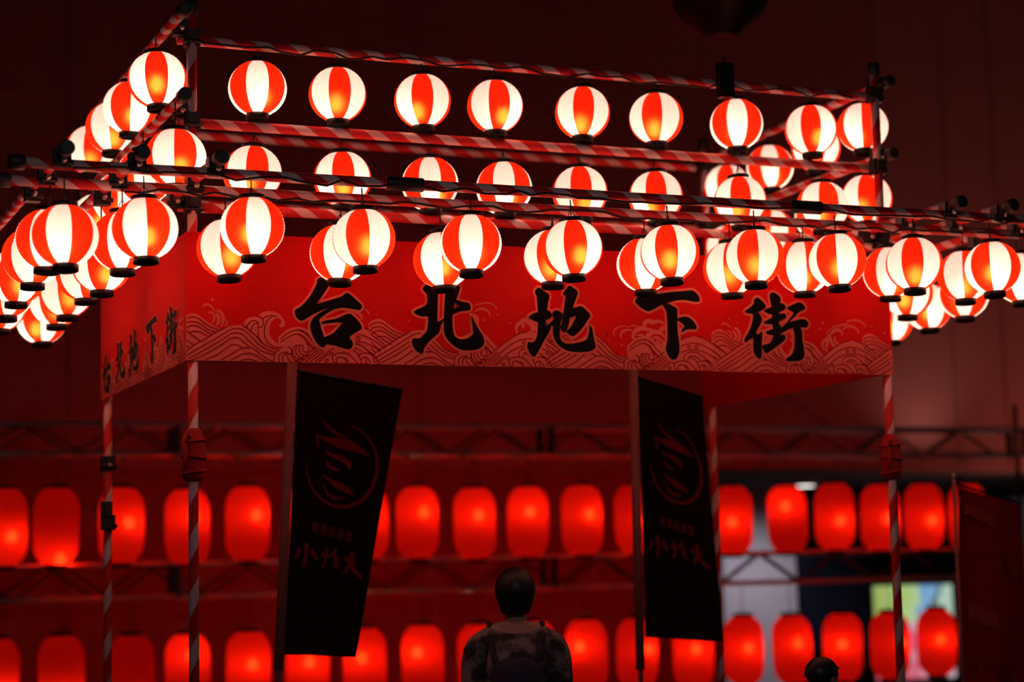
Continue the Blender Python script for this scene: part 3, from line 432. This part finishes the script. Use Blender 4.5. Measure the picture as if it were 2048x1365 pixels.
for ts, bs, ds, zc, zch, nm in ((UPT, UPB, UPD, 2.145, 2.743, 'upper'), (LOT, LOB, LOD, .90, 1.511, 'lower')):
    for i, t in enumerate(ts):
        z = zc+rb.uniform(-.012, .012); yaw = -math.radians(2)
        L = empty('barrel_lantern', tpt(t, z), yaw)
        tag(L, 'glowing red barrel lantern, %s from left in the %s truss row' % (ORD[i], nm), 'lantern', 'barrel lanterns on the %s truss' % nm)
        link('paper_shade', BSH, L); link('top_ring', BTR, L, (0, 0, BH)); link('bottom_ring', BBR, L, (0, 0, -BH))
        link('light_bulb', BBD if (nm, i) in (('lower', 2),) else BBU, L, (ds[i], -.05, bs[i]));
        if nm == 'upper': link('hanger_plate', HPL, L, (-.10, -.02, zch-z-.045))
        link('hanging_cord', cord_mesh(zch-(z+BH+.02)), L, (0, 0, BH+.02))
        L.rotation_euler = (0, math.radians(rb.uniform(-1.5, 1.5)), yaw)

# ------------------------------------------------------------------ printed banners
def smooth(pts, k=3, closed=False):
    n = len(pts); o = []
    if n < 3: return pts
    for i in range(n if closed else n-1):
        if closed: p0, p1, p2, p3 = pts[(i-1) % n], pts[i], pts[(i+1) % n], pts[(i+2) % n]
        else: p0, p1, p2, p3 = pts[max(i-1, 0)], pts[i], pts[i+1], pts[min(i+2, n-1)]
        for j in range(k):
            t = j/k; t2 = t*t; t3 = t2*t
            o.append(tuple(.5*(2*p1[a]+(p2[a]-p0[a])*t+(2*p0[a]-5*p1[a]+4*p2[a]-p3[a])*t2+(3*p1[a]-p0[a]-3*p2[a]+p3[a])*t3) for a in (0, 1)))
    if not closed: o.append(pts[-1])
    return o
class Art:
    """flat print in a banner's own (u, v) metres, laid h in front of the cloth"""
    def __init__(s, L, H): s.L = L; s.H = H; s.mb = MB()
    def cl(s, p): return (min(max(p[0], 0), s.L), min(max(p[1], 0), s.H))
    def fill(s, pts, h):
        pts = [s.cl(p) for p in pts]; vs = [Vector((p[0], p[1], 0)) for p in pts]
        tris = geometry.tessellate_polygon([vs]); b = []
        for t in tris:
            a, c, d = (pts[i] for i in t)
            ar = (c[0]-a[0])*(d[1]-a[1])-(c[1]-a[1])*(d[0]-a[0])
            if abs(ar) < 1e-9: continue
            b.append(t if ar > 0 else (t[0], t[2], t[1]))
        s.mb.add([(p[0], -h, p[1]) for p in pts], b)
    def ribbon(s, pts, w, h, closed=False, taper=False):
        n = len(pts); vs = []; fs = []
        for i, p in enumerate(pts):
            a = pts[(i-1) % n] if closed else pts[max(i-1, 0)]; c = pts[(i+1) % n] if closed else pts[min(i+1, n-1)]
            dx, dy = c[0]-a[0], c[1]-a[1]; l = math.hypot(dx, dy) or 1; nx, ny = -dy/l, dx/l
            ww = w*.5*(1 if not taper else max(.25, math.sin(math.pi*(.12+.76*i/(n-1)))))
            vs.append((p[0]+nx*ww, p[1]+ny*ww)); vs.append((p[0]-nx*ww, p[1]-ny*ww))
        for i in range(n if closed else n-1):
            j = (i+1) % n; q = pts[i], pts[j]
            if not closed and (min(q[0][0], q[1][0]) < .001 or max(q[0][0], q[1][0]) > s.L-.001 or min(q[0][1], q[1][1]) < -.002): continue
            fs.append((2*i, 2*i+1, 2*j+1, 2*j))
        s.mb.add([(s.cl(v)[0], -h, s.cl(v)[1]) for v in vs], fs)
U0 = -.040
def make_banner(loc, rz, L, label, sx, sz, chars):
    B = empty('tower_banner', loc, rz); tag(B, label, 'banner', 'printed banners around the tower'); H = .604
    m_ = MB(); nx = 24
    for i in range(nx):
        a, b = L*i/nx, L*(i+1)/nx; m_.add([(a, 0, 0), (b, 0, 0), (b, 0, H), (a, 0, H)], [(0, 1, 2, 3)])
    m_.obj('cloth', M['banner'], B)
    m_ = MB(); m_.box((L/2, 0, H), (L, .006, .022)); m_.obj('top_hem', M['banner'], B)
    tr = lambda p, sh: ((p[0]/1000+sh-U0)*sx, p[1]/1000*sz)
    af, al = Art(L, H), Art(L, H)
    for k, sh in enumerate((0, .925, 1.859, 2.82, 3.745)):
        for j, poly in enumerate(WFILLS): af.fill([tr(p, sh) for p in poly], .0010+.00015*j+.00004*(k % 2))
        for ln in WLINES: al.ribbon(smooth([tr(p, sh) for p in ln]), .0058*max(sx, .6), .0032)
        if k in (0, 3):
            for j, poly in enumerate(KFILLS): af.fill([tr(p, sh) for p in poly], .0019+.00015*j)
            for ln in KLINES: al.ribbon(smooth([tr(p, sh) for p in ln]), .0058*max(sx, .6), .0032)
    for j, (wd, ln) in enumerate(SPRAY): af.ribbon(smooth([tr(p, 0) for p in ln], 3), wd/1000*max(sx, .6), .0022+.00002*(j % 30), taper=True)
    for u, v, r in SPECKS:
        c0 = tr((u, v), 0); af.fill([(c0[0]+r/1000*math.cos(a*math.pi/4), c0[1]+r/1000*math.sin(a*math.pi/4)) for a in range(8)], .0021)
    af.mb.obj('wave_print', M['wave'], B); al.mb.obj('wave_lines', M['wave_line'], B)
    for nm, (cu, cv), s in chars:
        c_ = Art(L+1, H+1); o_ = Art(L+1, H+1)
        for j, poly in enumerate(CHARS[nm][1]):
            pts = smooth([(p[0]/1000*s+cu, p[1]/1000*s+cv) for p in poly], 2, True)
            c_.fill(pts, .0056+.0003*j); o_.ribbon(pts, .024*s, .0040+.0001*j, closed=True)
        g = c_.mb.obj('brush_character', M['ink'], B); o_.mb.obj('character_outline', M['ink_edge'], g)
    for k in range(7):
        x = L*(k+.5)/7; m_ = MB(); m_.tube([(x, 0, H-.01), (x, .03, H+.06), (x, .05, H+.155)], .004, 6); m_.obj('tie_cord', M['cord'], B)
    return B
fr = [(n, (CHARS[n][0][0]/1000-U0, CHARS[n][0][1]/1000), 1.0) for n in ('tai', 'bei', 'di', 'xia', 'jie')]
make_banner((U0, -.032, ZB), 0, 3.915, 'wide red front banner with black brush characters over printed waves', 1.0, 1.0, fr)
LS = D+.05
sd = [(n, (LS-.025-y, v), .66) for n, y, v in (('tai', 1.86, .13), ('bei', 1.49, .16), ('di', 1.15, .17), ('xia', .72, .178), ('jie', .28, .18))]
make_banner((-.034, D+.025, ZB), -math.pi/2, LS, 'red banner with characters on the left side of the tower', .80, .82, sd)
sr = [(n, (u, v), .66) for n, u, v in (('tai', .20, .13), ('bei', .58, .16), ('di', .95, .17), ('xia', 1.32, .178), ('jie', 1.72, .18))]
make_banner((W-.034, .005, ZB), math.pi/2, LS, 'red side banner seen from inside at the right of the tower', .80, .82, sr)

# ------------------------------------------------------------------ black flags with flame emblem
def lerp4(q, s, t): return q[0]*(1-s)*(1-t)+q[1]*s*(1-t)+q[2]*s*t+q[3]*(1-s)*t
def make_flag(q, pole, label):
    q = [Vector(p) for p in q]; O = Vector((pole[1][0], pole[1][1], 0))
    F = empty('hanging_flag', O); tag(F, label, 'flag', 'black flags under the front banner')
    nrm = (q[1]-q[0]).cross(q[3]-q[0]).normalized()
    if nrm.dot(CAM_POS-q[0]) < 0: nrm = -nrm
    def pt(s, t, h=0.0): return lerp4(q, s, t)+nrm*(h+.012*math.sin(5*s+3*t)*t)-O
    ns, nt_ = 10, 22; m_ = MB()
    m_.add([pt(i/ns, j/nt_) for j in range(nt_+1) for i in range(ns+1)], [(j*(ns+1)+i, j*(ns+1)+i+1, (j+1)*(ns+1)+i+1, (j+1)*(ns+1)+i) for j in range(nt_) for i in range(ns)], 0, True)
    m_.obj('cloth', M['flag_black'], F)
    e = MB()
    def poly(pts, h=.006):
        vs = [Vector((a/1000, b/1000, 0)) for a, b in pts]; tr = geometry.tessellate_polygon([vs])
        e.add([pt(a/1000, b/1000, h) for a, b in pts], [tuple(t) for t in tr])
    for pg in EMBLEM: poly(smooth(pg, 3, True))
    ro, ri = RING; n = len(ro)
    e.add([pt(a/1000, b/1000, .006) for a, b in ro+ri], [(i, i+1, n+i+1, n+i) for i in range(n-1)])
    e.obj('flame_emblem', M['flag_print'], F)
    rn = random.Random(21); e = MB()
    def glyph(s0, t0, s1, t1):
        w_, h_ = s1-s0, t1-t0
        for k in range(3): y_ = t0+h_*(.12+.36*k); poly([(s0, y_), (s1, y_+6), (s1, y_+h_*.13+6), (s0, y_+h_*.13)])
        for k in range(2): x_ = s0+w_*(.25+.4*k+rn.uniform(-.08, .08)); poly([(x_, t0), (x_+w_*.13, t0), (x_+w_*.13, t1), (x_, t1)])
    for k in range(5): glyph(240+100*k, 520+k*5, 318+100*k, 556+k*5)
    e.obj('small_lettering', M['flag_print'], F)
    e = MB()
    def brush(*pts, w=26):
        pts = smooth([tuple(q_) for q_ in pts], 4); vs = []; n_ = len(pts)
        for i, p_ in enumerate(pts):
            a_, c_ = pts[max(i-1, 0)], pts[min(i+1, n_-1)]; dx, dy = c_[0]-a_[0], (c_[1]-a_[1])*2.4; l = math.hypot(dx, dy) or 1
            ww = w*.5*(1.15-.55*i/n_); vs += [pt((p_[0]-dy/l*ww)/1000, (p_[1]+dx/l*ww/2.4)/1000, .006), pt((p_[0]+dy/l*ww)/1000, (p_[1]-dx/l*ww/2.4)/1000, .006)]
        e.add(vs, [(2*i, 2*i+1, 2*i+3, 2*i+2) for i in range(n_-1)])
    brush((190, 600), (196, 640), (188, 680), (165, 674), w=44); brush((120, 622), (95, 645), (66, 656), w=40); brush((262, 622), (300, 640), (335, 655), w=44)
    brush((385, 634), (490, 638), w=26); brush((438, 612), (436, 668), (395, 676), w=34); brush((500, 628), (560, 634), w=30); brush((540, 610), (556, 650), (600, 682), w=36); brush((590, 640), (545, 672), w=26)
    brush((660, 640), (800, 646), w=34); brush((745, 612), (738, 650), (690, 694), w=50); brush((748, 652), (800, 682), (900, 704), w=46)
    e.obj('large_lettering', M['flag_print'], F)
    p0, p1 = Vector(pole[0]), Vector(pole[1]); d = (p1-p0).normalized(); pb = p1+d*(p1.z/abs(d.z))
    m_ = MB(); m_.tube([p0-O, p1-O], .027, 12); m_.obj('pole_sleeve', M['flag_sleeve'], F)
    m_ = MB(); m_.tube([p0-d*.06-O, pb-O], .016, 10); m_.obj('pole', M['flag_sleeve'], F)
    m_ = MB(); m_.tube([p0-O+d*.04, q[0]-O, q[1]-O], .008, 8); m_.obj('top_arm', M['black_metal'], F)
    m_ = MB(); m_.box((pb.x-O.x, pb.y-O.y, .03), (.34, .34, .06)); m_.obj('base', M['black_metal'], F)
make_flag([(0.846, 1.119, 2.759), (1.483, 1.224, 2.676), (1.297, 1.569, 1.199), (0.814, 1.33, 1.235)], [(0.812, 1.105, 2.811), (0.787, 1.329, 1.156)], 'black flag with round flame emblem under the left half of banner')
make_flag([(2.987, 1.313, 2.781), (3.532, 1.534, 2.691), (3.682, 1.664, 1.203), (3.065, 1.478, 1.256)], [(2.952, 1.299, 2.839), (3.036, 1.493, 1.067)], 'narrower black flag with flame emblem near the right tower pole')

# red flag at the right edge
O = Vector((5.11, 1.24, 0)); F = empty('red_flag', O); tag(F, 'dark red festival flag on a thin pole at the right edge', 'flag')
m_ = MB(); m_.tube([(-.02, -.05, 2.18), (.0, 0, 0)], .012, 10); m_.obj('pole', M['flag_sleeve'], F)
m_ = MB(); m_.ball((-.02, -.05, 2.19), .018, 10); m_.obj('finial', M['bolt'], F)
m_ = MB(); m_.tube([(-.02, -.05, 2.14), (.62, .13, 2.02)], .008, 8); m_.obj('top_arm', M['black_metal'], F)
def fp(s, t, h=0): return (.005+.62*s+.02*t, -.05+.18*s+.05*t+.02*math.sin(7*s+2*t)-h, 2.125-.12*s-1.75*t)
m_ = MB(); ns = 12; n2 = 16
m_.add([fp(i/ns, j/n2) for j in range(n2+1) for i in range(ns+1)], [(j*(ns+1)+i, j*(ns+1)+i+1, (j+1)*(ns+1)+i+1, (j+1)*(ns+1)+i) for j in range(n2) for i in range(ns)], 0, True)
m_.obj('cloth', M['flag_red'], F)
for s0, t0, s1, t1 in ((.08, .05, .5, .09), (.5, .2, .85, .26), (.1, .40, .5, .46), (.2, .6, .8, .64)):
    m_ = MB(); m_.add([fp(s0, t0, .01), fp(s1, t0+.02, .01), fp(s1, t1+.02, .01), fp(s0, t1, .01)], [(0, 1, 2, 3)]); m_.obj('faded_print', M['flag_red_print'], F)
m_ = MB(); m_.box((0, 0, .03), (.34, .34, .06)); m_.obj('base', M['black_metal'], F)

# red cloth bundles tied round the front poles
for (x, y), lab in (((0, 0), 'red cloth bundle tied around the front left striped pole'), ((W, 0), 'red cloth bundle tied around the front right striped pole')):
    B = empty('cloth_bundle', (x, y, 2.10)); tag(B, lab, 'cloth', 'red cloth bundles on the front poles')
    m_ = MB(); m_.lathe([(.027, 0), (.045, .008), (.052, .03), (.048, .05), (.055, .075), (.052, .10), (.057, .125), (.052, .15), (.056, .175), (.050, .20), (.045, .225), (.030, .25)], 18, cap=False)
    m_.obj('wound_cloth', M['wrap'], B)
    for z_, tl in ((.045, .2), (.115, -.15), (.19, .12)):
        m_ = MB(); m_.tube([(.056*math.cos(a*math.pi/8), .056*math.sin(a*math.pi/8), z_+tl*.05*math.cos(a*math.pi/8)) for a in range(17)], .008, 6); m_.obj('cord_turn', M['wrap'], B)
    m_ = MB(); m_.tube([(-.03, -.045, .21), (-.06, -.06, .17), (-.055, -.065, .10), (-.06, -.06, .05)], [.012, .014, .012, .005], 8); m_.obj('loose_end', M['wrap'], B)

# dark fittings above
Dm = empty('pendant_lamp', (3.93, 1.85, 5.08)); tag(Dm, 'black dome pendant lamp hanging at the top edge', 'lamp')
m_ = MB(); m_.lathe([(.12, 0), (.14, .03), (.19, .07), (.27, .13), (.31, .20), (.32, .36), (.24, .46), (.08, .52)], 24); m_.obj('dome', M['black'], Dm)
m_ = MB(); m_.lathe([(.10, -.02), (.11, 0)], 20); m_.obj('lens_rim', M['black_metal'], Dm)
m_ = MB(); m_.tube([(0, 0, .52), (0, 0, 3.86)], .012, 8); m_.obj('drop_rod', M['black_metal'], Dm)
Bx = empty('control_box', (2.915, -.005, 4.17)); tag(Bx, 'small black control box clipped on the top front rail', 'box')
m_ = MB(); m_.box((0, 0, .08), (.085, .05, .19)); m_.obj('case', M['black'], Bx)
m_ = MB(); m_.box((0, .04, .07), (.04, .04, .05)); m_.obj('clip', M['black_metal'], Bx)
m_ = MB(); m_.tube([(0, 0, .175), (0, .0, .22)], .006, 6); m_.obj('antenna', M['black_metal'], Bx)

# ------------------------------------------------------------------ people
m_cam, nt, out = newmat('mottled_jacket')
tc = N(nt, 'ShaderNodeTexCoord'); no = N(nt, 'ShaderNodeTexNoise'); no.inputs['Scale'].default_value = 11; no.inputs['Detail'].default_value = 2; nt.links.new(tc.outputs['Object'], no.inputs['Vector'])
cr = N(nt, 'ShaderNodeValToRGB'); cr.color_ramp.elements[0].position = .42; cr.color_ramp.elements[0].color = (.03, .022, .022, 1); cr.color_ramp.elements[1].position = .58; cr.color_ramp.elements[1].color = (.30, .22, .22, 1)
p = N(nt, 'ShaderNodeBsdfPrincipled'); p.inputs['Roughness'].default_value = .85; nt.links.new(no.outputs['Fac'], cr.inputs[0]); nt.links.new(cr.outputs[0], p.inputs['Base Color']); nt.links.new(p.outputs[0], out.inputs[0])
M['jacket'] = m_cam
def skin_mesh(name, nodes, edges, mat, parent=None, loc=None, root=0, lv=2):
    me = bpy.data.meshes.new(name); me.from_pydata([n[0] for n in nodes], edges, []); o = link(name, me, parent, loc)
    me.materials.append(mat)
    md = o.modifiers.new('skin', 'SKIN'); md.use_smooth_shade = True
    for i, n in enumerate(nodes):
        r = n[1]; me.skin_vertices[0].data[i].radius = r if isinstance(r, tuple) else (r, r); me.skin_vertices[0].data[i].use_root = (i == root)
    s = o.modifiers.new('subdivision', 'SUBSURF'); s.levels = lv; s.render_levels = lv
    return o
def person(loc, h, yaw, label, fall, jacket, bag):
    nd = [((0, 0, .52), (.085, .06)), ((0, -.005, .60), (.075, .052)), ((0, -.008, .69), (.085, .06)), ((0, -.005, .78), (.075, .05)), ((0, .0, .835), .033), ((0, .008, .865), .033),
          ((0, .012, .905), (.044, .052)), ((0, .010, .945), (.046, .058)), ((0, .006, .975), (.034, .045)), ((0, .062, .918), .009)]
    ed = [(0, 1), (1, 2), (2, 3), (3, 4), (4, 5), (5, 6), (6, 7), (7, 8), (6, 9)]
    for s in (-1, 1):
        b = len(nd)
        nd += [((s*.07, -.005, .795), .040), ((s*.118, -.005, .775), .036), ((s*.126, .0, .63), .026), ((s*.120, .05, .50), .018), ((s*.126, .065, .465), (.020, .012))]
        ed += [(3, b), (b, b+1), (b+1, b+2), (b+2, b+3), (b+3, b+4)]
        for k, (dx, L) in enumerate(((-.014, .040), (-.005, .046), (.005, .043), (.013, .034))):
            c = len(nd); nd += [((s*.126+dx, .076, .440), .0052), ((s*.126+dx, .080, .440-L*.6), .0048), ((s*.126+dx, .074, .440-L), .0040)]; ed += [(b+4, c), (c, c+1), (c+1, c+2)]
        c = len(nd); nd += [((s*.108, .080, .458), .0055), ((s*.100, .088, .440), .0048)]; ed += [(b+4, c), (c, c+1)]
        b = len(nd)
        nd += [((s*.048, 0, .485), .062), ((s*.055, .006, .285), .038), ((s*.057, -.006, .17), .034), ((s*.057, -.008, .045), .023), ((s*.062, .075, .018), .020)]
        ed += [(0, b), (b, b+1), (b+1, b+2), (b+2, b+3), (b+3, b+4)]
    sc = lambda L_: [(tuple(v*h for v in p_), tuple(x*h for x in r) if isinstance(r, tuple) else r*h) for p_, r in L_]
    body = skin_mesh('person', sc(nd), ed, M['skin'], None, loc); body.rotation_euler = (0, 0, yaw); tag(body, label, 'person')
    jn = [((0, 0, .50), (.108, .076)), ((0, -.006, .60), (.108, .070)), ((0, -.010, .70), (.108, .074)), ((0, -.007, .785), (.088, .062)), ((0, -.002, .825), (.048, .044))]
    je = [(0, 1), (1, 2), (2, 3), (3, 4)]
    for s in (-1, 1):
        b = len(jn); jn += [((s*.078, -.006, .792), .050), ((s*.122, -.006, .770), .046), ((s*.132, .0, .63), .037), ((s*.124, .046, .52), .030)]; je += [(3, b), (b, b+1), (b+1, b+2), (b+2, b+3)]
    skin_mesh('jacket', sc(jn), je, jacket, body)
    tn = [((0, 0, .53), (.092, .068))]; te = []
    for s in (-1, 1):
        b = len(tn); tn += [((s*.050, 0, .48), .068), ((s*.056, .006, .285), .046), ((s*.058, -.006, .06), .036)]; te += [(0, b), (b, b+1), (b+1, b+2)]
    skin_mesh('trousers', sc(tn), te, M['trousers'], body)
    # hair: crown dome and a long fall down the back and sides, open at the face
    m_ = MB(); n = 28; rows = 14; vs = []
    for j in range(rows+1):
        t = j/rows
        for k in range(n):
            a = 2*math.pi*k/n; ca, sa = math.cos(a), math.sin(a)
            face = max(0, sa-.45)/.55
            lock = 1+.025*math.sin(11*a+4*t)
            if t < .5:
                th = t/.5*math.pi*.52; r_ = math.sin(th); z_ = .932+.068*math.cos(th)
            else:
                r_ = 1.0-.42*(t-.5)**1.3*2; z_ = .932-.004-(t-.5)*2*(.115*fall)
            if face > 0 and t > .42: z_ = max(z_, .952-.02*(1-face)); r_ = min(r_, .97)
            vs.append((.060*r_*ca*lock*h, (-.004+.072*r_*sa*lock)*h, z_*h))
    m_.add(vs, [(j*n+k, (j+1)*n+k, (j+1)*n+(k+1) % n, j*n+(k+1) % n) for j in range(rows) for k in range(n)], 0, True)
    hr = m_.obj('hair', M['hair'], body); so = hr.modifiers.new('thickness', 'SOLIDIFY'); so.thickness = .010*h; so.offset = -1
    for s in (-1, 1):
        m_ = MB(); m_.ball((s*.050*h, .006*h, .918*h), (.007*h, .014*h, .020*h), 10); m_.obj('ear', M['skin'], body)
        m_ = MB(); m_.ball((s*.018*h, .062*h, .932*h), (.007*h, .004*h, .004*h), 8); m_.obj('eye', M['hair'], body)
    m_ = MB(); m_.ball((0, .064*h, .893*h), (.014*h, .004*h, .004*h), 8); m_.obj('mouth', M['skin'], body)
    if bag:
        m_ = MB(); m_.lathe([(.02, 0), (.075, .01), (.09, .06), (.09, .17), (.075, .22), (.03, .235)], 16); bo = m_.obj('backpack', M['bag'], body, (0, -.105*h, .50*h)); bo.scale = (h*.85, h*.55, h)
        for s in (-1, 1):
            m_ = MB(); m_.tube([(s*.05*h, -.10*h, .68*h), (s*.066*h, -.074*h, .745*h), (s*.078*h, -.01*h, .832*h), (s*.074*h, .06*h, .78*h), (s*.07*h, .075*h, .68*h)], .009*h, 8); m_.obj('strap', M['bag'], body)
    return body
person((1.612, -.03, 0), 1.675, -YAW, 'person with dark hair and mottled jacket seen from behind below the banner', .6, M['jacket'], True)
person((2.83, -.90, 0), 1.21, -YAW-1.0, 'dark-haired child whose head shows at the bottom edge', .3, M['jacket'], False)
